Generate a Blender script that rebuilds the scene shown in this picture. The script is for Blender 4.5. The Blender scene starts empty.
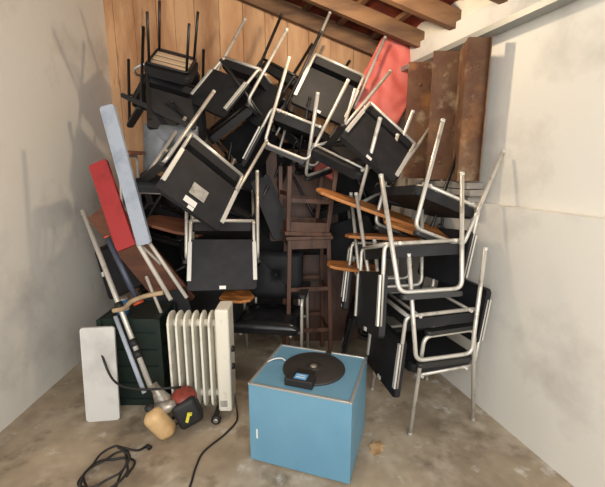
import bpy, bmesh, math, random
from mathutils import Vector, Matrix, Euler
random.seed(7)
SC = bpy.context.scene
COL = SC.collection
PI = math.pi

# ------------------------------------------------------------------ camera, world, light, exposure
cam_data = bpy.data.cameras.new('camera')
cam = bpy.data.objects.new('camera', cam_data); COL.objects.link(cam)
cam.location = (0, 0, 1.6)
cam.rotation_euler = (math.radians(90 - 11.6), 0, 0)
cam_data.sensor_fit = 'HORIZONTAL'; cam_data.sensor_width = 36.0
cam_data.lens = 36.0 * 380 / 605
cam_data.clip_start = 0.02
SC.camera = cam

world = bpy.data.worlds.new('overcast_sky'); SC.world = world
world.use_nodes = True
bg = world.node_tree.nodes['Background']
bg.inputs['Color'].default_value = (0.90, 0.95, 1.0, 1)
bg.inputs['Strength'].default_value = 0.75

door_light = bpy.data.lights.new('open_door_daylight', 'AREA')
door_light.shape = 'RECTANGLE'; door_light.size = 3.2; door_light.size_y = 2.2
door_light.energy = 135; door_light.color = (1.0, 0.97, 0.92)
dl = bpy.data.objects.new('open_door_daylight', door_light); COL.objects.link(dl)
dl.location = (0.3, -1.3, 2.1)
dl.rotation_euler = (math.radians(78), 0, math.radians(3))

SC.view_settings.view_transform = 'Standard'
SC.view_settings.look = 'None'
SC.view_settings.gamma = 1.0
SC.view_settings.use_curve_mapping = False
SC.view_settings.exposure = 0.0

# ------------------------------------------------------------------ materials
def srgb(r, g, b):
    f = lambda c: (c/255/12.92) if c/255 <= .04045 else ((c/255+.055)/1.055)**2.4
    return (f(r), f(g), f(b), 1)

def mat(name, col, rough=.5, metal=0.0, noise=None, bump=0.0, bump_scale=60, emit=0.0, island=0.0, coord='Object', stretch=(1,1,1), spec=None, detail=6):
    """noise = (second colour, scale, lo, hi): blotches of a second colour"""
    m = bpy.data.materials.new(name); m.use_nodes = True
    nt = m.node_tree; N = nt.nodes; L = nt.links
    b = N['Principled BSDF']
    b.inputs['Base Color'].default_value = col
    b.inputs['Roughness'].default_value = rough
    b.inputs['Metallic'].default_value = metal
    if spec is not None: b.inputs['Specular IOR Level'].default_value = spec
    if emit:
        b.inputs['Emission Color'].default_value = col
        b.inputs['Emission Strength'].default_value = emit
    tc = N.new('ShaderNodeTexCoord'); mp = N.new('ShaderNodeMapping')
    mp.inputs['Scale'].default_value = stretch
    L.new(tc.outputs[coord], mp.inputs['Vector'])
    cur = None
    if noise:
        specs = noise if isinstance(noise, list) else [noise]
        for (c2, sc, lo, hi) in specs:
            t = N.new('ShaderNodeTexNoise'); t.inputs['Scale'].default_value = sc
            t.inputs['Detail'].default_value = detail; t.inputs['Roughness'].default_value = .62
            L.new(mp.outputs['Vector'], t.inputs['Vector'])
            r = N.new('ShaderNodeMapRange'); r.inputs['From Min'].default_value = lo; r.inputs['From Max'].default_value = hi
            L.new(t.outputs['Fac'], r.inputs['Value'])
            mx = N.new('ShaderNodeMix'); mx.data_type = 'RGBA'
            L.new(r.outputs['Result'], mx.inputs['Factor'])
            if cur is None: mx.inputs['A'].default_value = col
            else: L.new(cur, mx.inputs['A'])
            mx.inputs['B'].default_value = c2
            cur = mx.outputs['Result']
    if island:
        g = N.new('ShaderNodeNewGeometry')
        r = N.new('ShaderNodeMapRange'); r.inputs['To Min'].default_value = 1 - island; r.inputs['To Max'].default_value = 1 + island
        L.new(g.outputs['Random Per Island'], r.inputs['Value'])
        hv = N.new('ShaderNodeHueSaturation')
        if cur is None: hv.inputs['Color'].default_value = col
        else: L.new(cur, hv.inputs['Color'])
        L.new(r.outputs['Result'], hv.inputs['Value'])
        cur = hv.outputs['Color']
    if cur is not None: L.new(cur, b.inputs['Base Color'])
    if bump:
        t = N.new('ShaderNodeTexNoise'); t.inputs['Scale'].default_value = bump_scale; t.inputs['Detail'].default_value = 5
        L.new(mp.outputs['Vector'], t.inputs['Vector'])
        bp = N.new('ShaderNodeBump'); bp.inputs['Strength'].default_value = bump; bp.inputs['Distance'].default_value = .01
        L.new(t.outputs['Fac'], bp.inputs['Height']); L.new(bp.outputs['Normal'], b.inputs['Normal'])
    return m

M = {}
M['concrete'] = mat('stained_concrete', srgb(172,156,132), .75, noise=[(srgb(124,108,90), 1.5, .40, .66), (srgb(196,184,164), 2.3, .50, .72), (srgb(104,90,74), 4.0, .55, .75), (srgb(216,212,204), 5.5, .60, .78)], bump=.2, bump_scale=18, detail=4)
M['planks'] = mat('pine_planks', srgb(204,160,118), .65, noise=[(srgb(160,112,74), 2.2, .40, .66), (srgb(120,80,52), 5.0, .62, .74)], island=.13, stretch=(2.2,2.2,.45), bump=.15, bump_scale=25)
M['rafter'] = mat('rafter_wood', srgb(128,94,64), .7, noise=(srgb(84,58,40), 4, .4, .65), stretch=(.4,2,2), bump=.2)
M['batten'] = mat('batten_wood', srgb(140,102,72), .7, noise=(srgb(92,64,46), 4, .4, .65), stretch=(2,.4,2))
M['tile'] = mat('terracotta_tile', srgb(140,62,42), .8, noise=(srgb(84,42,34), 7, .4, .65), island=.2)
M['whitewall'] = mat('limewashed_wall', srgb(226,222,212), .85, noise=(srgb(196,190,180), 1.8, .5, .75), bump=.12, bump_scale=30)
M['panelwall'] = mat('pale_grey_wall', srgb(205,203,198), .8, noise=(srgb(168,165,160), 2.2, .5, .75))
M['greyboard'] = mat('weathered_grey_board', srgb(158,152,144), .75, noise=(srgb(120,112,104), 3, .45, .7), stretch=(1,1,4))
M['zinc'] = mat('zinc_strip', srgb(150,152,150), .5, .5)
M['rust'] = mat('rusty_steel', srgb(114,84,60), .8, .15, noise=[(srgb(92,58,40), 3.2, .42, .62), (srgb(140,96,58), 5.5, .52, .70), (srgb(176,158,128), 4.3, .56, .74)], bump=.3, bump_scale=40)
M['chrome'] = mat('worn_chrome_tube', srgb(205,200,190), .40, .45, noise=(srgb(150,142,130), 14, .55, .75))
M['steel'] = mat('grey_painted_strip', srgb(205,202,194), .45, .3)
M['blacktube'] = mat('black_tube', srgb(30,29,29), .4, .2)
M['vinyl'] = mat('black_vinyl', srgb(29,29,31), .62, 0, spec=.3, noise=(srgb(40,40,43), 6, .45, .7), bump=.08, bump_scale=120)
M['vinylgloss'] = mat('glossy_black_vinyl', srgb(26,26,29), .28, 0, bump=.15, bump_scale=14)
M['greyvinyl'] = mat('grey_leather', srgb(104,108,112), .42, 0, noise=(srgb(80,84,88), 7, .45, .7), bump=.1, bump_scale=40)
M['label'] = mat('white_label', srgb(222,220,214), .6)
M['paper'] = mat('grey_sticker', srgb(168,164,154), .6, noise=(srgb(120,116,108), 16, .45, .65))
M['armblack'] = mat('black_arm_pad', srgb(40,39,39), .5)
M['tabletwood'] = mat('orange_wood_tablet', srgb(186,122,66), .42, noise=(srgb(140,84,42), 3.5, .42, .65), stretch=(.5,4,2))
M['brownwood'] = mat('dark_brown_wood', srgb(88,58,42), .55, noise=(srgb(58,36,26), 5, .42, .65), stretch=(3,3,.6))
M['redwood'] = mat('reddish_brown_wood', srgb(120,74,52), .5, noise=(srgb(84,48,34), 4, .42, .65), stretch=(.6,3,3))
M['slat'] = mat('beige_slat', srgb(205,178,146), .7)
M['pink'] = mat('pink_red_cover', srgb(200,100,90), .6, noise=(srgb(192,86,78), 3.2, .45, .7), bump=.5, bump_scale=9)
M['blue'] = mat('blue_laminate', srgb(104,150,174), .5, noise=(srgb(92,138,164), 1.8, .4, .7))
M['trim'] = mat('aluminium_edge', srgb(200,200,196), .35, .7)
M['disc'] = mat('charcoal_disc', srgb(46,43,42), .55)
M['bluesticker'] = mat('blue_sticker', srgb(90,160,214), .5)
M['heater'] = mat('cream_enamel', srgb(226,222,208), .4, noise=(srgb(176,160,138), 9, .58, .78))
M['heaterdirt'] = mat('off_white_panel', srgb(224,218,202), .45, noise=(srgb(180,164,140), 10, .58, .76))
M['rubber'] = mat('black_rubber', srgb(26,25,25), .6)
M['cable'] = mat('black_cable', srgb(34,31,30), .5)
M['whitecable'] = mat('white_cable', srgb(214,210,202), .5)
M['tank'] = mat('yellowed_plastic', srgb(206,172,124), .5, noise=(srgb(166,128,84), 7, .45, .7))
M['enginered'] = mat('faded_red_plastic', srgb(142,58,44), .5, noise=(srgb(100,44,36), 12, .5, .7))
M['alu'] = mat('cast_aluminium', srgb(172,166,156), .4, .6, noise=(srgb(118,108,96), 18, .5, .7))
M['yellow'] = mat('yellow_mark', srgb(214,204,70), .5)
M['beigebar'] = mat('worn_beige_bar', srgb(176,152,118), .6, noise=(srgb(120,98,74), 9, .45, .7))
M['palepole'] = mat('pale_pole', srgb(196,188,176), .5, .1)
M['bluegrey'] = mat('blue_grey_paint', srgb(164,172,184), .55, noise=(srgb(130,138,150), 5, .5, .7))
M['red'] = mat('red_paint', srgb(164,44,46), .5, noise=(srgb(120,34,36), 5, .5, .7))
M['orange'] = mat('orange_plastic', srgb(226,92,52), .5)
M['darkblue'] = mat('dark_blue_tube', srgb(74,80,96), .45, .2)
M['leaf'] = mat('dry_leaf', srgb(196,158,112), .8, noise=(srgb(160,118,78), 20, .45, .7))
M['green'] = mat('dark_green_plastic', srgb(20,36,30), .5)
M['tin'] = mat('blue_tin', srgb(70,128,176), .4, .3)
M['bulb'] = mat('warm_bulb_glass', (1.0, .72, .40, 1), .3, emit=6)

# ------------------------------------------------------------------ mesh helpers
class MB:
    def __init__(self): self.bm = bmesh.new()
    def box(self, c, s, rot=None, bevel=0.0, seg=2):
        r = bmesh.ops.create_cube(self.bm, size=1.0); vs = r['verts']
        for v in vs: v.co = Vector((v.co.x*s[0], v.co.y*s[1], v.co.z*s[2]))
        if bevel:
            es = list({e for v in vs for e in v.link_edges})
            g = bmesh.ops.bevel(self.bm, geom=es, offset=bevel, segments=seg, profile=.5, affect='EDGES')
            vs = list({v for f in g['faces'] for v in f.verts} | {v for v in vs if v.is_valid})
        mt = Matrix.Translation(c) @ (rot.to_4x4() if rot else Matrix())
        for v in vs: v.co = mt @ v.co
        return self
    def bar(self, a, b, w, h, up=(0,0,1), bevel=0.0):
        a = Vector(a); b = Vector(b); d = b-a; L = d.length; x = d.normalized()
        y = Vector(up).cross(x)
        if y.length < 1e-5: y = Vector((0,1,0)).cross(x)
        y.normalize(); z = x.cross(y)
        R = Matrix((x, y, z)).transposed()
        return self.box((a+b)/2, (L, w, h), R, bevel)
    def tube(self, pts, r, n=10, cyclic=False, caps=True):
        P = [Vector(p) for p in pts]; k = len(P); bm = self.bm
        rr = r if isinstance(r, (list, tuple)) else [r]*k
        T = []
        for i in range(k):
            a = P[i-1] if (i or cyclic) else P[i]; c = P[(i+1) % k] if (i < k-1 or cyclic) else P[i]
            T.append((c-a).normalized())
        u = Vector((0,0,1)) if abs(T[0].z) < .9 else Vector((1,0,0))
        u = (u - T[0]*u.dot(T[0])).normalized(); rings = []
        for i in range(k):
            u = u - T[i]*u.dot(T[i])
            if u.length < 1e-6: u = T[i].orthogonal()
            u.normalize(); w = T[i].cross(u)
            rings.append([bm.verts.new(P[i] + (u*math.cos(2*PI*j/n) + w*math.sin(2*PI*j/n))*rr[i]) for j in range(n)])
        for i in range(k if cyclic else k-1):
            A = rings[i]; B = rings[(i+1) % k]
            for j in range(n):
                f = bm.faces.new((A[j], A[(j+1) % n], B[(j+1) % n], B[j])); f.smooth = True
        if caps and not cyclic:
            bm.faces.new(rings[0][::-1]); bm.faces.new(rings[-1])
        return self
    def prism(self, outline, z0, z1, bevel=0.0, M4=None):
        bm = self.bm
        A = [bm.verts.new((x, y, z0)) for x, y in outline]; B = [bm.verts.new((x, y, z1)) for x, y in outline]
        n = len(A); bm.faces.new(A[::-1]); bm.faces.new(B); es = []
        for i in range(n): bm.faces.new((A[i], A[(i+1) % n], B[(i+1) % n], B[i]))
        vs = A+B
        if bevel:
            ring = [e for v in vs for e in v.link_edges if (abs(e.verts[0].co.z-e.verts[1].co.z) < 1e-6)]
            g = bmesh.ops.bevel(bm, geom=list(set(ring)), offset=bevel, segments=2, profile=.5, affect='EDGES')
            vs = list({v for f in g['faces'] for v in f.verts} | {v for v in vs if v.is_valid})
        if M4 is not None:
            for v in vs: v.co = M4 @ v.co
        return self
    def lathe(self, prof, n=32, M4=None):
        bm = self.bm; rings = []; vs = []
        for r, z in prof:
            if r < 1e-6: ring = [bm.verts.new((0,0,z))]
            else: ring = [bm.verts.new((r*math.cos(2*PI*j/n), r*math.sin(2*PI*j/n), z)) for j in range(n)]
            rings.append(ring); vs += ring
        for A, B in zip(rings, rings[1:]):
            for j in range(n):
                q = (A[j % len(A)], A[(j+1) % len(A)], B[(j+1) % len(B)], B[j % len(B)])
                q = list(dict.fromkeys(q))
                if len(q) > 2:
                    f = bm.faces.new(q); f.smooth = True
        if M4 is not None:
            for v in vs: v.co = M4 @ v.co
        return self
    def build(self, name, m, parent=None, smooth=False, loc=None):
        bmesh.ops.recalc_face_normals(self.bm, faces=self.bm.faces)
        me = bpy.data.meshes.new(name); self.bm.to_mesh(me); self.bm.free()
        me.materials.append(m)
        if smooth:
            for p in me.polygons: p.use_smooth = True
        o = bpy.data.objects.new(name, me); COL.objects.link(o)
        if parent: o.parent = parent
        if loc: o.location = loc
        return o

def fillet(pts, rad, seg=6, cyclic=False):
    """round the corners of a polyline"""
    P = [Vector(p) for p in pts]; out = []; k = len(P)
    for i in range(k):
        if not cyclic and i in (0, k-1): out.append(P[i]); continue
        a = P[i-1]; b = P[i]; c = P[(i+1) % k]
        d1 = (a-b).normalized(); d2 = (c-b).normalized()
        ang = d1.angle(d2)
        t = min(rad/math.tan(ang/2), (a-b).length*.48, (c-b).length*.48)
        p1 = b+d1*t; p2 = b+d2*t
        for j in range(seg+1):
            s = j/seg
            out.append(p1*(1-s)**2 + b*2*s*(1-s) + p2*s*s)
    return out

def smooth_path(pts, per=8):
    """Catmull-Rom through the points"""
    P = [Vector(p) for p in pts]; P = [P[0]*2-P[1]] + P + [P[-1]*2-P[-2]]; out = []
    for i in range(1, len(P)-2):
        for j in range(per):
            t = j/per; a, b, c, d = P[i-1], P[i], P[i+1], P[i+2]
            out.append(.5*((2*b)+(c-a)*t+(2*a-5*b+4*c-d)*t*t+(3*b-a-3*c+d)*t**3))
    out.append(P[-2]); return out

def rrect(w, h, r, n=5):
    out = []
    for cx, cy, a0 in ((w/2-r, h/2-r, 0), (-w/2+r, h/2-r, 90), (-w/2+r, -h/2+r, 180), (w/2-r, -h/2+r, 270)):
        for j in range(n+1):
            a = math.radians(a0+90*j/n); out.append((cx+r*math.cos(a), cy+r*math.sin(a)))
    return out

def tag(o, label, cat, group=None, kind=None):
    if label: o['label'] = label
    if cat: o['category'] = cat
    if group: o['group'] = group
    if kind: o['kind'] = kind
    return o
def structure(o): o['kind'] = 'structure'; return o
def thing(name, label, cat, loc=(0,0,0), rot=(0,0,0), group=None):
    o = bpy.data.objects.new(name, None); COL.objects.link(o)
    o.empty_display_size = .1; o.location = loc; o.rotation_euler = rot
    return tag(o, label, cat, group)
def dup(root, loc, rot, label):
    r = root.copy(); COL.objects.link(r); r.location = loc; r.rotation_euler = rot; r['label'] = label
    for ch in list(root.children):
        c = ch.copy(); COL.objects.link(c); c.parent = r
        for g in list(ch.children):
            d = g.copy(); COL.objects.link(d); d.parent = c
    return r

# ------------------------------------------------------------------ the shed
def xw(y): return 1.22 - .28*(y-2.22)            # the right wall's plan line
WD = Vector((-.28, 1, 0)).normalized(); WN = Vector((-WD.y, WD.x, 0))   # along the wall (away), into the room
BACK = 3.9; LEFT = -1.85
def roof_z(x, y): return 2.57 + .385*(xw(y)-x)   # underside of the rafters

f = MB(); f.box((0, 1.2, -.05), (7, 6.4, .1)); structure(f.build('floor', M['concrete']))
# back wall of upright pine boards
b = MB(); x = LEFT-.1; random.seed(3)
while x < .95:
    w = random.uniform(.17, .23)
    b.box((x+w/2, BACK+.012+random.uniform(0,.006), 1.75), (w-.004, .024, 3.5))
    x += w
b.box((-.45, BACK+.05, 1.75), (3.0, .02, 3.5))
structure(b.build('wall_back', M['planks']))
# right wall: pale upper wall, thicker pale-grey lower wall with a ledge
y0, y1 = -.6, BACK+.02
def wallslab(mb, n0, n1, z0, z1, ya=y0, yb=y1):
    a = Vector((xw(ya), ya, 0)); c = Vector((xw(yb), yb, 0))
    pts = [a+WN*n0, a+WN*n1, c+WN*n1, c+WN*n0]
    vs = [mb.bm.verts.new((p.x, p.y, z)) for z in (z0, z1) for p in pts]
    for q in ((0,1,2,3),(4,5,6,7),(0,1,5,4),(1,2,6,5),(2,3,7,6),(3,0,4,7)): mb.bm.faces.new([vs[i] for i in q])
w = MB(); wallslab(w, -.20, -.08, 0, 2.75); wallslab(w, -.08, 0, 0, 1.36)
structure(w.build('wall_right', M['whitewall']))
w = MB(); w.box((LEFT-.06, 1.6, 1.9), (.12, 4.7, 3.8)); structure(w.build('wall_left', M['whitewall']))
# wall plate board above and the zinc strip along it
w = MB(); wallslab(w, -.08, -.05, 2.42, 2.585); structure(w.build('trim_1', M['panelwall']))
w = MB(); wallslab(w, -.06, .03, 2.385, 2.42); structure(w.build('trim_2', M['zinc']))
# rafters, battens, tiles
k = 3
for yy in (3.84, 3.38, 2.95, 2.50, 2.06, 1.62, 1.18, .74, .30):
    xa, xb = xw(yy)+.16, LEFT
    r = MB(); r.bar((xa, yy, roof_z(xa, yy)+.06), (xb, yy, roof_z(xb, yy)+.06), .065, .12)
    structure(r.build('trim_%d' % k, M['rafter'])); k += 1
s = .12
while s < 3.4:
    pa = (xw(.1)-s, .1); pb = (xw(3.88)-s, 3.88)
    if pb[0] > LEFT-.6:
        r = MB(); r.bar((pa[0], pa[1], roof_z(*pa)+.14), (pb[0], pb[1], roof_z(*pb)+.14), .05, .035)
        structure(r.build('trim_%d' % k, M['batten'])); k += 1
    s += .31
# tiled roof: overlapping courses of barrel tiles, one island per tile
t = MB(); bm = t.bm
s = -.25
while s < 3.7:
    yy = -.1
    while yy < 4.0:
        L0 = s; L1 = s+.36
        rows = []
        for j in range(5):
            ya = yy + .2*j/4; hz = .028*math.sin(PI*j/4)
            rows.append([bm.verts.new((xw(ya)-l, ya, 2.57+.385*l+.165+hz+(.022 if l == L0 else 0))) for l in (L0, L1)])
        for A, B in zip(rows, rows[1:]): bm.faces.new((A[0], A[1], B[1], B[0]))
        yy += .2
    s += .31
# weatherproof deck above the tiles
pa, pb, pc, pd = (xw(-.3)+.3, -.3), (xw(4.05)+.3, 4.05), (-3.2, 4.05), (-3.2, -.3)
V = [bm.verts.new((p[0], p[1], roof_z(*p)+.23)) for p in (pa, pb, pc, pd)]; bm.faces.new(V)
V = [bm.verts.new((p[0], p[1], roof_z(*p)+.26)) for p in (pa, pb, pc, pd)]; bm.faces.new(V)
structure(t.build('ceiling', M['tile']))

# poses of the stacking armchairs: (place of the feet centre, rotation)
POSES = {
    'E': ((0.612, 2.316, 1.495), (-3.119, -0.264, -1.438)),
    'E2': ((0.748, 2.27, 1.14), (-3.109, -0.029, -1.383)),
    'A': ((-0.617, 2.981, 1.489), (2.771, 0.038, 0.197)),
    'B': ((0.439, 3.624, 2.665), (2.83, 0.41, -0.064)),
    'G': ((-0.203, 3.551, 2.623), (2.644, 0.354, -0.669)),
    'F': ((-0.582, 2.989, 1.872), (2.756, 0.683, 0.499)),
    'H': ((0.759, 3.211, 2.023), (2.49, 0.703, -0.028)),
    'C': ((0.154, 3.155, 2.259), (2.761, -0.093, -1.726)),
    'M': ((0.934, 2.534, 1.751), (-2.772, 0.09, 1.857)),
    'J': ((0.118, 3.491, 2.656), (2.848, 0.465, -0.77)),
    'P': ((0.434, 2.719, 2.025), (2.928, -0.397, 2.52)),
    'N': ((0.605, 3.038, 1.345), (-3.119, -0.264, -1.647)),
    'X14': ((-1.186, 3.556, 2.54), (2.799, 0.175, 0.636)),
    'X1': ((-0.845, 3.282, 2.289), (2.836, 0.631, 3.104)),
    'X3': ((-0.434, 3.133, 1.622), (2.723, 0.371, -1.747)),
    'X4': ((0.196, 3.284, 1.678), (-2.812, -0.338, -0.445)),
    'X5': ((0.923, 2.936, 1.714), (-2.974, 0.153, 1.225)),
    'X7': ((-0.86, 3.167, 1.622), (2.637, 0.564, -1.1)),
    'X8': ((0.722, 2.964, 0.922), (3.041, 0.071, -1.745)),
    'X11': ((-0.863, 3.228, 1.015), (2.634, 1.003, -0.778)),
    'X12': ((-0.65, 3.378, 1.19), (2.964, -0.172, -3.111)),
    'X13': ((0.131, 3.379, 2.237), (-3.132, 0.504, -0.986)),
}

# ------------------------------------------------------------------ rusty sheets and boards on the ledge of the right wall
zig = [(.795,3.06),(.985,3.06),(.89,2.78),(1.068,2.78),(1.005,2.50),(1.145,2.50),(1.12,2.44)]
sheet_labels = ['rusted steel sheet on the right wall, farthest back, beside the pink-red slab',
                'rusted steel sheet on the right wall with pale patches, middle of the three',
                'rusted steel sheet on the right wall, nearest, with a big pale corroded patch']
for i in range(3):
    a, b2, c = zig[2*i:2*i+3]; m = MB()
    for p, q in ((a, b2), (b2, c)):
        m.bar((p[0], p[1], 1.93), (q[0], q[1], 1.93), .006, .86)
    for zz in (1.62, 2.2):                                    # fixing bolts
        m.lathe([(0,.008),(.012,.006),(.014,0)], 10, Matrix.Translation(((a[0]+b2[0])/2, a[1]-.003, zz)) @ Matrix.Rotation(PI/2, 4, 'X'))
    tag(m.build('rusty_sheet', M['rust']), sheet_labels[i], 'metal sheet', 'rusted sheets on the right wall')
for i, (z, n, ya, yb, lab) in enumerate(((1.36, .02, 2.5, 3.3, 'pale grey board lying along the right wall ledge, lowest of its stack'),
                                     (1.405, .05, 2.45, 3.15, 'pale grey board lying along the right wall ledge, middle of its stack'),
                                     (1.45, .055, 2.48, 3.05, 'pale grey board along the right wall ledge, topmost, just under the rusted sheets'))):
    m = MB(); a = Vector((xw(ya), ya, z+.021))+WN*(n-.02); c = Vector((xw(yb), yb, z+.021))+WN*(n-.02)
    m.bar(a, c, .13, .04, bevel=.004)
    tag(m.build('grey_board', M['greyboard']), lab, 'board', 'boards on the ledge')

# ------------------------------------------------------------------ the stacking armchair (built upright, feet at z = 0, back towards +y)
def tuft_slab(w, d, t, nx=2, ny=2, depth=.018, crown=.012, res=24):
    """padded slab with pressed-in buttons on its top face"""
    m = MB(); bm = m.bm; g = []
    for i in range(res+1):
        row = []
        for j in range(res+1):
            u = i/res-.5; v = j/res-.5
            e = min(1, (0.5-abs(u))*9)*min(1, (0.5-abs(v))*9); e = math.sqrt(max(e,0))
            z = t*.5*e + crown*math.cos(PI*u)*math.cos(PI*v)
            for a in range(nx):
                for c in range(ny):
                    bu = (a+.5)/nx-.5; bv = (c+.5)/ny-.5
                    r2 = ((u-bu)*w)**2+((v-bv)*d)**2
                    z -= depth*math.exp(-r2/.0010) + depth*.6*math.exp(-r2/.006)
                    du = abs(abs((u-bu)*w)-abs((v-bv)*d)); z -= depth*.30*math.exp(-(du/.010)**2)*math.exp(-r2/.012)
            row.append(bm.verts.new((u*w, v*d, z)))
        g.append(row)
    for i in range(res):
        for j in range(res):
            bm.faces.new((g[i][j], g[i+1][j], g[i+1][j+1], g[i][j+1])).smooth = True
    lo = [[bm.verts.new((v.co.x*(.97), v.co.y*.97, -t*.5)) for v in (g[0][0], g[res][0], g[res][res], g[0][res])]][0]
    edge = [g[i][0] for i in range(res+1)]; bm.faces.new(edge[::-1]+[lo[0], lo[1]])
    edge = [g[res][j] for j in range(res+1)]; bm.faces.new(edge[::-1]+[lo[1], lo[2]])
    edge = [g[res-i][res] for i in range(res+1)]; bm.faces.new(edge[::-1]+[lo[2], lo[3]])
    edge = [g[0][res-j] for j in range(res+1)]; bm.faces.new(edge[::-1]+[lo[3], lo[0]])
    bm.faces.new(lo[::-1])
    return m

def chair_parts(root, tablet=False, sticker=False, tube=None):
    tube = tube or M['chrome']
    # seat cushion
    m = MB(); m.prism(rrect(.45, .44, .04), .386, .446, bevel=.014); m.build('seat', M['vinyl'], root, loc=(0,-.005,0))
    # two L tubes (seat rail bending up into the back upright) joined by cross tubes
    m = MB()
    for s in (-1, 1):
        m.tube(fillet([(s*.215,-.20,.37),(s*.215,.225,.37),(s*.215,.278,.80)], .045), .0115)
    m.tube([(-.215,.212,.372),(.215,.212,.372)], .0125)
    for y in (-.165, .15): m.tube([(-.245,y,.37),(.245,y,.37)], .009)
    m.build('seat_frame', tube, root)
    # side loops: front leg, arm bar, rear leg
    for s in (-1, 1):
        m = MB(); m.tube(fillet([(s*.247,-.23,.0),(s*.245,-.175,.63),(s*.245,.175,.63),(s*.247,.23,.0)], .055), .0125, caps=True)
        lf = m.build('leg_loop', tube, root)
        for y in (-.23, .23):
            c = MB(); c.lathe([(0,-.004),(.0132,-.004),(.0132,.012),(.0128,.014)], 12, Matrix.Translation((s*.247, y, .004)))
            c.build('foot_cap', M['steel'] if tube == M['chrome'] else M['rubber'], lf)
    # arm pads
    for s in (-1, 1):
        if tablet and s == 1: continue
        m = MB(); m.prism(rrect(.052, .34, .02), .642, .668, bevel=.006); m.build('armrest', M['armblack'], root, loc=(s*.247,0,0))
    if tablet:
        m = MB(); m.prism(TABLET, 0, .02, bevel=.005); m.build('writing_tablet', M['tabletwood'], root, loc=(.247,-.05,.642))['label'] = 'orange wooden writing tablet'
    # back panel, tilted with the uprights
    R = Matrix.Rotation(math.radians(-7.3), 4, 'X')
    m = MB(); m.prism(rrect(.45, .35, .018), -.017, .017, bevel=.006, M4=Matrix.Translation((0,.27-.012,.69)) @ R @ Matrix.Rotation(PI/2, 4, 'X'))
    bk = m.build('backrest', M['vinyl'], root)
    for s in (-1, 1):
        m = MB(); m.box((s*.215,.279,.665), (.028,.012,.27), R.to_3x3(), bevel=.003)
        us = m.build('upright_strip', M['steel'] if tube == M['chrome'] else M['blacktube'], bk)
        if tube == M['chrome']: us['label'] = 'pale strip along the back upright'
    m = MB(); m.box((0,.2995,.845), (.042,.003,.022), R.to_3x3()); m.build('label_plate', M['label'], bk)['label'] = 'small white label near the top of the back'
    if sticker:
        m = MB(); m.box((.0,.2855,.72), (.11,.003,.085), R.to_3x3()); m.build('sticker', M['paper'], bk)['label'] = 'large grey paper sticker'
        m = MB(); m.box((-.02,.2965,.81), (.085,.003,.04), R.to_3x3()); m.build('sticker', M['label'], bk)['label'] = 'white paper sticker'

TABLET = [(.03,-.22),(.05,.12),(.02,.20),(-.03,.24),(-.07,.22),(-.10,.10),(-.20,-.02),(-.26,-.14),(-.25,-.24),(-.18,-.29),(-.06,-.29)]
GRP = 'black chrome-framed armchairs in the pile'
def chair_root(key, label, **kw):
    loc, rot = POSES[key]
    r = thing('stacking_armchair', label, 'chair', (0,0,0), (0,0,0), GRP)
    chair_parts(r, **kw)
    r.location = loc; r.rotation_euler = rot
    return r
proto = chair_root('E', 'upside-down black armchair on the right stack, topmost, two pale chrome legs pointing straight up')
chair_root('F', 'tilted black armchair with grey and white stickers on its back, left of centre', sticker=True)
LABELS = {
 'E2': 'upside-down black armchair on the right stack, directly below the topmost one',
 'A': 'black armchair hanging upside down just above the white radiator, back panel facing the front',
 'B': 'highest black armchair in the middle of the pile, tilted back with small white label',
 'G': 'black armchair tilted in the upper left of the pile beside the black slatted chair',
 'H': 'black armchair tilted in front of the pink-red slab, back panel facing the front',
 'C': 'upside-down armchair in the middle of the pile, bright chrome side loop facing the front',
 'M': 'upside-down armchair behind the right stack, one chrome leg crossing the rusted sheets',
 'P': 'upside-down armchair wedged under the one before the pink-red slab',
 'N': 'upside-down armchair behind the right stack beside the dark wooden stand',
}
for key, lab in LABELS.items():
    loc, rot = POSES[key]; dup(proto, loc, rot, lab)
DARK = {
 'J': 'black-tubed armchair near the rafters, upside down, left of the highest central chair',
 'X1': 'black-tubed armchair buried behind the armchair with stickers on its back',
 'X3': 'black-tubed armchair buried above and right of the armchair hanging over the radiator',
 'X4': 'black-tubed armchair buried between the upturned stool and the long orange tablet',
 'X5': 'black-tubed armchair lying below the rusted sheets at the right wall',
 'X7': 'black-tubed armchair buried at the left behind the leaning blue-grey board',
 'X8': 'black-tubed armchair buried low behind the right stack',
 'X11': 'black-tubed armchair buried low at the left behind the radiator',
 'X12': 'black-tubed armchair buried right behind the one hanging over the radiator',
 'X14': 'black-tubed armchair hanging upside down directly below the slatted chair',
 'X13': 'black-tubed armchair buried at the back behind the bright chrome loop',
}
dark = None
for key, lab in DARK.items():
    loc, rot = POSES[key]
    if dark is None: dark = chair_root(key, lab, tube=M['blacktube']); dark['group'] = 'black-tubed armchairs deep in the pile'
    else: dup(dark, loc, rot, lab)
# the one chair of the right stack that stands on its feet
K = dup(proto, (.80, 2.33, 0), (0, 0, math.radians(-73)), 'black armchair standing on its feet on the concrete, bottom of the right stack')

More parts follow.
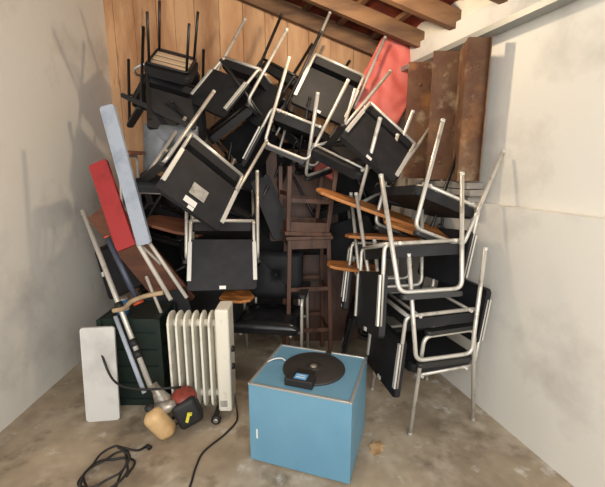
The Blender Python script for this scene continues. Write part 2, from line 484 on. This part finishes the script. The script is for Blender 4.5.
# ------------------------------------------------------------------ black slatted chair, upside down at the top left
r = thing('slatted_chair', 'upside-down black-framed chair with beige slats under its seat, top left of the pile', 'chair')
for sx in (-1, 1):
    for sy in (-1, 1):
        m = MB(); m.tube([(sx*.165, sy*.17, .42), (sx*.17, sy*.19, 0)], .0125); lg = m.build('leg', M['blacktube'], r)
m = MB(); m.tube(fillet([(-.18,-.185,.40),(.18,-.185,.40),(.18,.185,.40),(-.18,.185,.40)], .04, cyclic=True), .012, cyclic=True); m.build('seat_frame', M['blacktube'], r)
for y in (-.11, .0, .11):
    m = MB(); m.box((0,y,.412), (.36,.07,.014), bevel=.003); m.build('slat', M['slat'], r)
m = MB(); m.prism(rrect(.42,.43,.05), .425, .50, bevel=.02); m.build('seat', M['vinyl'], r)
for s in (-1,1):
    m = MB(); m.tube(fillet([(s*.17,.14,.40),(s*.17,.22,.46),(s*.17,.29,.82)], .05), .012); m.build('back_upright', M['blacktube'], r)
m = MB(); m.prism(rrect(.44,.36,.06), -.03, .03, bevel=.015, M4=Matrix.Translation((0,.245,.70)) @ Matrix.Rotation(math.radians(-9),4,'X') @ Matrix.Rotation(PI/2,4,'X'))
m.build('backrest', M['vinyl'], r)
m = MB(); m.tube(smooth_path([(.21,-.12,.44),(.30,-.13,.50),(.33,-.02,.60),(.31,.12,.66),(.24,.24,.68)], 6), .012); m.build('armrest', M['chrome'], r)['label'] = 'bright curved chrome arm'
r.location = (-.94, 3.06, 2.70); r.scale = (.84,.84,.88); r.rotation_euler = (Matrix.Rotation(math.radians(33),3,'X') @ Matrix.Rotation(math.radians(15),3,'Y') @ Matrix.Rotation(PI,3,'X') @ Matrix.Rotation(math.radians(180),3,'Z')).to_euler()

# ------------------------------------------------------------------ padded armchairs with tufted backs
def padded_chair(label, loc, rot, backmat, seatmat, wood_arms, tablet_left=False):
    r = thing('padded_armchair', label, 'chair')
    m = tuft_slab(.50, .46, .09, 3, 2, .012, .012); m.build('seat', seatmat, r, loc=(0,-.02,.42))
    m = tuft_slab(.46, .40, .08, 1, 1, .040, .018, 40)
    o = m.build('backrest', backmat, r, loc=(0,.225,.70)); o.rotation_euler = (math.radians(82), 0, 0)
    m = MB()
    for s in (-1,1): m.tube(fillet([(s*.19,-.22,.36),(s*.19,.26,.36),(s*.19,.30,.84)], .06), .011)
    m.tube([(-.26,-.16,.365),(.26,-.16,.365)], .01); m.tube([(-.26,.16,.365),(.26,.16,.365)], .01)
    m.build('seat_frame', M['chrome'], r)
    for s in (-1,1):
        m = MB(); m.tube(fillet([(s*.27,-.22,0),(s*.27,-.19,.63),(s*.27,.17,.63),(s*.27,.23,0)], .05), .012); m.build('leg_loop', M['chrome'], r)
        if tablet_left and s == -1: continue
        m = MB(); m.prism(rrect(.15 if wood_arms else .06,.36,.025), .642, .668, bevel=.007); m.build('armrest', M['redwood'] if wood_arms else M['armblack'], r, loc=(s*.27,0,0))
    if tablet_left:
        m = MB(); m.prism([(-x*.85,y*.8) for x, y in TABLET][::-1], .642, .662, bevel=.005)
        m.build('writing_tablet', M['tabletwood'], r, loc=(-.30,-.10,0))['label'] = 'orange wooden writing tablet'
    r.location = loc; r.rotation_euler = rot
    return r
padded_chair('padded black armchair standing upright behind the blue box, glossy seat and orange wooden tablet', (-.25, 2.86, 0), (0,0,math.radians(-7)), M['vinyl'], M['vinylgloss'], False, True)
padded_chair('padded armchair with a tufted grey leather back and brown wooden arms, upper left', (-1.02, 2.80, 1.10), (math.radians(3), math.radians(3), math.radians(4)), M['greyvinyl'], M['vinyl'], True).scale = (.88,.88,.88)

# ------------------------------------------------------------------ loose wooden tablets lying among the chairs
def loose_tablet(label, pts, z, m_, loc, rot, cat='tablet'):
    m = MB(); m.prism(pts, 0, z, bevel=.005); o = m.build('wooden_tablet', m_)
    o.location = loc; o.rotation_euler = rot
    return tag(o, label, cat, 'loose wooden tablets')
LONG = [(-.50,-.02),(-.47,-.09),(-.36,-.13),(.0,-.15),(.40,-.14),(.48,-.08),(.50,.0),(.47,.09),(.38,.13),(.0,.12),(-.35,.10),(-.47,.06)]
loose_tablet('longest orange wooden tablet, slanting down to the right behind the right stack', LONG, .022, M['tabletwood'], (.56,2.66,1.27), (math.radians(8),math.radians(19),math.radians(4)))
loose_tablet('orange wooden tablet lying nearly flat just below the longest one', [(x*.72,y*.8) for x,y in LONG], .022, M['tabletwood'], (.66,2.62,1.10), (math.radians(-3),math.radians(1),math.radians(-3)))
loose_tablet('orange wooden tablet on top of the right stack between the pale legs', [(x*.52,y) for x,y in LONG], .022, M['tabletwood'], (.80,2.55,1.17), (math.radians(10),math.radians(15),math.radians(-14)))
loose_tablet('small orange wooden tablet end sticking out left of the right stack, lowest of them', [(x*.4,y*.6) for x,y in LONG], .022, M['tabletwood'], (.37,2.72,.86), (math.radians(8),math.radians(8),math.radians(10)))
loose_tablet('brown wooden tablet lying behind the leaning pale poles, left', [(x*.42,y*.9) for x,y in LONG], .022, M['redwood'], (-.93,2.78,1.16), (math.radians(14),math.radians(14),math.radians(10)))

# ------------------------------------------------------------------ dark wooden stools: a tall stand on the floor, a stool upside down on it
def wood_stool(name, label, hgt, w, loc, rot, rails, legw=.032):
    r = thing(name, label, 'stool')
    m = MB(); m.box((0,0,hgt-.015), (w,w,.03), bevel=.006); m.build('seat', M['brownwood'], r)
    m = MB()
    for s in (-1,1):
        m.box((s*(w/2-.03),0,hgt-.065), (.02,w-.08,.07)); m.box((0,s*(w/2-.03),hgt-.065), (w-.08,.02,.07))
    m.build('apron', M['brownwood'], r)
    for sx in (-1,1):
        for sy in (-1,1):
            m = MB(); m.bar((sx*(w/2-.03),sy*(w/2-.03),hgt-.03),(sx*(w/2-.005),sy*(w/2-.005),0), legw, legw, up=(0,1,0), bevel=.004); m.build('leg', M['brownwood'], r)
    for z in rails:
        e = w/2-.03+.025*(1-z/hgt)
        m = MB()
        for s in (-1,1):
            m.bar((s*e,-e,z),(s*e,e,z), .016, .03); m.bar((-e,s*e,z+.04),(e,s*e,z+.04), .016, .03)
        m.build('stretcher', M['brownwood'], r)
    r.location = loc; r.rotation_euler = rot
    return r
wood_stool('tall_stool', 'tall dark brown wooden stand on the floor behind the blue box', 1.08, .36, (.03,2.98,0), (0,0,math.radians(8)), (.28,.62))
wood_stool('wooden_stool', 'dark brown wooden stool upside down on the tall stand, legs pointing up', .50, .36, (.035,2.96,1.583), (math.radians(180),math.radians(4),math.radians(14)), (.2,))

# ------------------------------------------------------------------ pink-red padded slab leaning at the back
m = MB(); bm = m.bm
bmesh.ops.create_grid(bm, x_segments=30, y_segments=50, size=.5)
for v in bm.verts: v.co = Vector((v.co.x*.46, v.co.y*1.3, .055 + .008*math.sin(v.co.y*31+3*math.sin(v.co.x*7)) + .006*math.sin(v.co.y*57+v.co.x*9)))
top = list(bm.faces)
g = bmesh.ops.extrude_face_region(bm, geom=top)
for v in [e for e in g['geom'] if isinstance(e, bmesh.types.BMVert)]: v.co.z = -.055
o = m.build('padded_slab', M['pink'], smooth=True)
o.location = (.60, 3.48, 2.02); o.rotation_euler = (math.radians(76), math.radians(0), math.radians(-7))
o.rotation_euler = (Matrix.Rotation(math.radians(-7),3,'Z') @ Matrix.Rotation(math.radians(27),3,'Y') @ Matrix.Rotation(math.radians(80),3,'X')).to_euler()
tag(o, 'wrinkled pink-red padded slab leaning at the back beside the rusted sheets', 'padded slab')

# ------------------------------------------------------------------ blue box with a disc lid
a = Vector((-.305,1.83)); b_ = Vector((.21,1.66)); c_ = Vector((.405,2.085))
u = (b_-a); W = u.length*1.025; D = (c_-b_).length*1.01; ang = math.atan2(u.y, u.x)
ctr = a + (b_-a)/2 + (c_-b_)/2
r = thing('blue_box', 'blue square laminate box with a charcoal disc on top, standing on the concrete', 'box', (ctr.x, ctr.y, 0), (0,0,ang))
m = MB(); m.box((0,0,.239), (W,D,.458), bevel=.004); m.build('body', M['blue'], r)
m = MB(); m.box((0,0,.006), (W-.03,D-.03,.012)); m.build('plinth', M['rubber'], r)
for s in (-1,1):
    m = MB(); m.box((s*(W/2-.006),0,.4695), (.014,D+.004,.010), bevel=.002); m.build('edge_strip', M['trim'], r)
    m = MB(); m.box((0,s*(D/2-.006),.4695), (W-.03,.014,.010), bevel=.002); m.build('edge_strip', M['trim'], r)
m = MB(); m.lathe([(0,.016),(.020,.016),(.022,.013),(.06,.012),(.168,.012),(.176,.009),(.178,0),(0,0)], 56, Matrix.Translation((.008,.022,.468))); dsk = m.build('disc', M['disc'], r)
m = MB(); m.lathe([(0,.006),(.017,.006),(.021,.002),(.021,0)], 20, Matrix.Translation((.008,.022,.484))); m.build('centre_cap', M['alu'], dsk)
m = MB(); m.box((-.015,-.150,.490), (.155,.08,.044), bevel=.006); cl = m.build('clamp', M['rubber'], r)
m = MB(); m.box((-.015,-.085,.487), (.10,.09,.012), bevel=.004); m.build('clamp_tongue', M['rubber'], cl)
m = MB(); m.box((-.01,-.152,.5135), (.066,.048,.003)); st = m.build('sticker', M['bluesticker'], cl); st['label'] = 'bright blue sticker'
m = MB(); m.box((-.01,-.162,.5155), (.05,.007,.001)); m.box((-.01,-.144,.5155),(.044,.004,.001)); m.build('sticker', M['label'], cl)['label'] = 'white print lines'
m = MB(); m.box((-W/2+.045,-D/2-.001,.18), (.008,.003,.055)); m.build('label_plate', M['label'], r)['label'] = 'small upright white label'
m = MB(); m.box((.05,.19,.482), (.03,.03,.024), bevel=.004); m.build('hinge', M['rubber'], r)
m = MB(); m.tube(smooth_path([(-.172,.04,.476),(-.20,.05,.482),(-.245,.03,.478),(-W/2-.006,-.02,.46),(-W/2-.008,-.04,.40)],6), .004, 8); m.build('lead', M['whitecable'], r)

# ------------------------------------------------------------------ oil radiator on wheels
RADH = .63
r = thing('oil_radiator', 'white finned oil radiator on wheels standing left of the blue box', 'radiator', (-.665,2.25,0), (0,0,math.radians(0)))
for i in range(6):
    x = -.160+.050*i
    m = MB(); o_ = rrect(.15,RADH,.05)
    m.prism(o_, -.0065, .0065, bevel=.005, M4=Matrix.Translation((x,0,.07+RADH/2)) @ Matrix.Rotation(PI/2,4,'Z') @ Matrix.Rotation(PI/2,4,'X'))
    m.build('fin', M['heater'], r)
m = MB()
m.tube([(-.165,.02,.13),(.13,.02,.13)], .024, 14); m.tube([(.12,.02,.12),(.12,.02,.62)], .02, 12); m.tube([(-.165,.02,.62),(.13,.02,.62)], .024, 14)
m.build('core_pipe', M['heaterdirt'], r)
m = MB(); m.box((.172,0,.06+RADH/2+.025), (.085,.17,RADH+.06), bevel=.014, seg=3); bx = m.build('control_box', M['heaterdirt'], r)
m = MB(); m.box((.165,-.087,.115), (.045,.004,.042), bevel=.001); m.build('rating_plate', M['paper'], bx)['label'] = 'grey rating plate'
m = MB(); m.box((.207,-.02,.40), (.012,.05,.24), bevel=.005); m.build('control_panel', M['heater'], bx)
for z in (.34,.46):
    m = MB(); m.lathe([(0,.02),(.018,.02),(.02,0)], 18, Matrix.Translation((.212,-.02,z)) @ Matrix.Rotation(PI/2,4,'Y')); m.build('knob', M['rubber'], bx)
for x in (-.13,.12):
    m = MB(); m.box((x,0,.058), (.03,.24,.012)); ax = m.build('axle_bracket', M['rubber'], r)
    for s in (-1,1):
        m = MB(); m.lathe([(0,-.014),(.026,-.014),(.030,-.009),(.030,.009),(.026,.014),(0,.014)], 20, Matrix.Translation((x,s*.125,.030)) @ Matrix.Rotation(PI/2,4,'X')); m.build('wheel', M['rubber'], ax)
        m = MB(); m.lathe([(0,.003),(.015,.003),(.016,0)], 16, Matrix.Translation((x,s*.125-.0145,.030)) @ Matrix.Rotation(PI/2,4,'X')); m.build('wheel_hub', M['alu'], ax)

# ------------------------------------------------------------------ brush cutter with its engine on the floor
r = thing('brush_cutter', 'brush cutter lying with its red and black engine on the floor before the radiator', 'brush cutter', (-.80,2.09,0))
m = MB(); m.box((.075,.0,.105), (.125,.12,.14), Matrix.Rotation(math.radians(-22),3,'Y') @ Matrix.Rotation(math.radians(20),3,'Z'), bevel=.025, seg=4); eng = m.build('engine_housing', M['rubber'], r, smooth=True)
m = MB(); m.box((.098,-.068,.105), (.014,.012,.045), Matrix.Rotation(math.radians(15),3,'Y')); m.box((.108,-.069,.128), (.022,.012,.012)); m.build('marking', M['yellow'], eng)['label'] = 'yellow mark on the black housing'
m = MB(); m.lathe([(0,.05),(.03,.048),(.052,.036),(.064,.015),(.066,0),(0,0)], 28, Matrix.Translation((.055,.02,.155)) @ Matrix.Rotation(math.radians(20),4,'X')); m.build('starter_cover', M['enginered'], r)
m = MB(); m.box((-.035,-.085,.088), (.092,.09,.165), Matrix.Rotation(math.radians(-30),3,'Y') @ Matrix.Rotation(math.radians(12),3,'X'), bevel=.034, seg=5); tk = m.build('fuel_tank', M['tank'], r, smooth=True)
m = MB(); m.lathe([(0,.02),(.020,.02),(.022,0)], 18, Matrix.Translation((-.083,-.075,.160)) @ Matrix.Rotation(math.radians(-28),4,'Y')); m.build('tank_cap', M['rubber'], tk)
m = MB(); m.lathe([(.0,.16),(.022,.16),(.024,.12),(.034,.09),(.055,.02),(.06,0),(0,0)], 24, Matrix.Translation((-.02,.0,.10)) @ Matrix.Rotation(math.radians(-32),4,'Y') @ Matrix.Rotation(math.radians(-10),4,'X')); m.build('clutch_housing', M['alu'], r)
m = MB(); m.tube([(-.07,-.02,.135),(-.01,-.045,.15),(.03,-.03,.16)], [.026,.032,.022], 14); m.build('muffler', M['alu'], r)
sh0 = Vector((-.105,.010,.215)); sh1 = Vector((-.578,.404,1.083))
m = MB(); m.tube([sh0, sh1], .0135, 14); m.build('shaft', M['chrome'], r)
d = (sh1-sh0)
for t in (.16,.22,.42):
    m = MB(); p = sh0+d*t; m.tube([p, p+d.normalized()*.04], .021, 14); m.build('shaft_clamp', M['rubber'], r)
m = MB(); m.tube([sh0+d*.0+Vector((-.028,-.02,-.01)), sh0+d*.40+Vector((-.028,-.02,-.01))], .011, 10); m.build('throttle_tube', M['bluegrey'], r)
p = sh0+d*.44
m = MB(); m.tube(smooth_path([p+Vector((-.02,-.03,-.015)), p+Vector((.04,-.035,.0)), p+Vector((.08,-.03,.035)), p+Vector((.15,-.02,.062)), p+Vector((.24,.0,.075))], 8), .0125, 12); hb = m.build('handlebar', M['beigebar'], r)
r.scale = (1.2,1.2,1.2)
m = MB(); m.tube(smooth_path([(-.40,.1,.40),(-.30,.02,.26),(-.16,-.03,.24),(.0,-.02,.24),(.04,.02,.22)],8), .006, 8); m.build('cable_sheath', M['rubber'], r)

# ------------------------------------------------------------------ poles and boards leaning at the left
def pole(label, a, b, rad, m_, name='pole', cat='pole', collar=None, grp='poles leaning at the left'):
    r = thing(name, label, cat, a, group=grp); a = Vector(a); b = Vector(b); d = b-a
    m = MB(); m.tube([(0,0,0), d], rad, 12); m.build('shaft', m_, r)
    m = MB(); m.tube([d*.985, d*1.0], rad*1.2, 12); m.build('end_cap', collar or M['rubber'], r)
    if collar:
        m = MB(); m.tube([(0,0,0), d*.03], rad*1.9, 14); m.build('collar', collar, r)['label'] = 'orange collar'
    return r
pole('pale grey pole leaning left, the upper of the long pair ending behind the radiator', (-.774,2.42,.731), (-1.42,2.77,1.516), .013, M['palepole'])
pole('pale grey pole leaning left, the lower of the long pair ending at the radiator top', (-.867,2.38,.731), (-1.42,2.69,1.515), .015, M['palepole'])
pole('short pale pole crossing behind the long pair of leaning poles', (-1.0,2.60,.916), (-1.30,2.72,1.16), .011, M['palepole'])
pole('thin grey rod leaning low at the left behind the brush cutter', (-.96,2.44,.61), (-1.075,2.51,.86), .011, M['palepole'])
pole('dark blue-grey tube with an orange collar at its lower end, far left', (-1.099,2.42,.688), (-1.32,2.52,1.13), .018, M['darkblue'], collar=M['orange'])
def plank(label, name, a, b, w, t, m_, cat, face=(0,-1,.1)):
    a = Vector(a); b = Vector(b); m = MB(); d = (b-a); x = d.normalized(); zf = Vector(face); y = zf.cross(x).normalized(); z = x.cross(y)
    R = Matrix((x,y,z)).transposed()
    m.prism([(p,q) for p,q in rrect(d.length, w, .015)], -t/2, t/2, bevel=.006, M4=Matrix.Translation((a+b)/2) @ R.to_4x4())
    return tag(m.build(name, m_), label, cat)
plank('pale blue-grey painted board leaning at the far left of the pile', 'painted_board', (-1.06,2.50,1.08), (-1.27,2.60,1.98), .095, .03, M['bluegrey'], 'board')
plank('red painted board leaning at the far left behind the pale poles', 'red_board', (-1.17,2.47,1.06), (-1.40,2.66,1.62), .13, .025, M['red'], 'board')
plank('narrow black bar slanting at the upper left below the slatted chair', 'black_bar', (-.80,2.95,1.87), (-1.36,3.02,2.12), .035, .03, M['blacktube'], 'bar')
plank('pale grey sheet panel standing upright at the far left edge', 'sheet_panel', (-1.275,2.16,.0), (-1.27,2.20,.62), .20, .02, M['panelwall'], 'panel', (.15,-1,.1))
plank('black panel leaning across the lower left behind the brush cutter', 'leaning_panel', (-.86,2.62,.0), (-1.05,2.72,.66), .34, .03, M['vinyl'], 'panel', (.1,-1,.2))
plank('dark brown table top leaning in the dark behind the wooden stool', 'table_or_shade_board', (.02,3.34,.95), (-.02,3.5,1.72), .62, .035, M['brownwood'], 'table top', (.1,-1,.2))
plank('grey-black panel leaning left of the upturned wooden stool', 'leaning_panel', (-.15,2.9,1.06), (-.33,2.96,1.50), .16, .03, M['vinyl'], 'panel', (.3,-1,.2))
plank('brown plank leaning behind the poles at the lower left', 'brown_plank', (-.95,2.86,.50), (-1.55,2.92,1.28), .26, .03, M['redwood'], 'board')
plank('dark brown board standing behind the seat of the padded black armchair', 'brown_plank', (.22,3.3,.0), (.20,3.4,.80), .60, .03, M['brownwood'], 'board')
for i, (x, yb, w_, h_, z0, lab) in enumerate((
    (-1.15, 3.62, .80, 1.50, .0, 'black board added to darken the gaps at the back, far left of the pile'),
    (-.35, 3.70, .78, 1.62, .0, 'black board added to darken the gaps at the back, straight behind the radiator'),
    (.42, 3.68, .70, 1.55, .0, 'black board added to darken the gaps at the back, right of the dark wooden stand'))):
    plank(lab, 'table_or_shade_board', (x, yb-.22, z0), (x, yb, z0+h_), w_, .028, M['vinyl'], 'table top')  # added black boards, standing in for deep shade in the gaps of the pile
# small tin and dark green crate at the far left
r = thing('paint_tin', 'small blue and white tin on the dark green crate at the far left', 'tin', (-1.21,2.42,.621))
m = MB(); m.lathe([(0,0),(.04,0),(.04,.105),(0,.105)], 24); m.build('body', M['tin'], r)
m = MB(); m.lathe([(.0405,.03),(.0412,.032),(.0412,.060),(.0405,.062)], 24); m.build('label_band', M['label'], r)
m = MB(); m.lathe([(0,.116),(.036,.116),(.042,.110),(.042,.104)], 24); m.build('lid', M['alu'], r)
r = thing('plastic_crate', 'dark green plastic crate in the shade behind the brush cutter, far left', 'crate', (-1.13,2.47,0))
m = MB()
for z in (.02,.14,.26,.38,.50,.60):
    for s in (-1,1):
        m.box((0,s*.15,z), (.38,.012,.05)); m.box((s*.19,0,z), (.012,.30,.05))
for sx in (-1,1):
    for sy in (-1,1): m.box((sx*.19,sy*.15,.31), (.03,.03,.62))
m.box((0,0,.012), (.38,.30,.02))
for s in (-1,1):
    m.box((0,s*.142,.31), (.37,.006,.6)); m.box((s*.182,0,.31), (.006,.29,.6))
m.build('body', M['green'], r)
m = MB(); m.box((0,0,.614), (.39,.31,.012), bevel=.003); m.build('lid', M['green'], r)

# ------------------------------------------------------------------ cables and a dry leaf on the floor
def cable(label, pts, rad=.006):
    m = MB(); m.tube(smooth_path(pts, 10), rad, 8); return tag(m.build('power_cable', M['cable']), label, 'cable')
cable('black power cable running from the radiator forward across the concrete', [(-.455,2.27,.12),(-.43,2.22,.03),(-.42,2.14,.007),(-.47,2.02,.007),(-.56,1.88,.007),(-.575,1.76,.007),(-.57,1.64,.007),(-.58,1.50,.007),(-.60,1.40,.007)])
pts = []
for i in range(34):
    a = i*.62; rr = .11+.02*math.sin(i*1.7); pts.append((-1.02+rr*math.cos(a)*.9+.01*math.sin(i), 1.70+rr*1.25*math.sin(a), .008+.0022*i))
pts += [(-.93,1.86,.03),(-.90,1.92,.008),(-.88,1.91,.008)]
c = cable('coiled black cable on the concrete at the lower left', pts, .0065)
m = MB(); m.tube([(-.90,1.92,.012),(-.875,1.90,.012)], [.010,.014], 10); o = m.build('plug', M['rubber'], c)
m = MB(); bm = m.bm
ol = [(0,-.06),(.025,-.045),(.02,-.02),(.04,-.01),(.03,.015),(.045,.03),(.02,.04),(.015,.065),(-.005,.05),(-.03,.06),(-.03,.03),(-.045,.015),(-.028,-.005),(-.035,-.035),(-.012,-.04)]
m.prism(ol, .001, .004)
for v in bm.verts: v.co.z += .010*(math.sin(v.co.x*60)*.5+.5)+.006*(math.sin(v.co.y*50)*.5+.5)
o = m.build('dry_leaf', M['leaf']); o.location = (.425,1.90,0); o.rotation_euler = (0,0,-.3)
tag(o, 'crumpled tan leaf lying on the concrete right of the blue box', 'leaf')

# ------------------------------------------------------------------ a bare warm bulb on the rafters, above the frame
r = thing('ceiling_bulb', 'bare warm bulb hanging under the rafters', 'lamp', (.25,2.62,2.80))
m = MB(); m.tube([(0,0,.06),(0,0,.12)], .016, 12); m.build('socket', M['rubber'], r)
m = MB(); m.lathe([(0,-.03),(.02,-.025),(.03,0),(.022,.03),(.014,.06),(0,.06)], 18); m.build('bulb', M['bulb'], r)
lp = bpy.data.lights.new('bulb_light', 'POINT'); lp.energy = 40; lp.color = (1.0,.80,.55); lp.shadow_soft_size = .05
lo = bpy.data.objects.new('bulb_light', lp); COL.objects.link(lo); lo.parent = r; lo.location = (0,0,-.06)
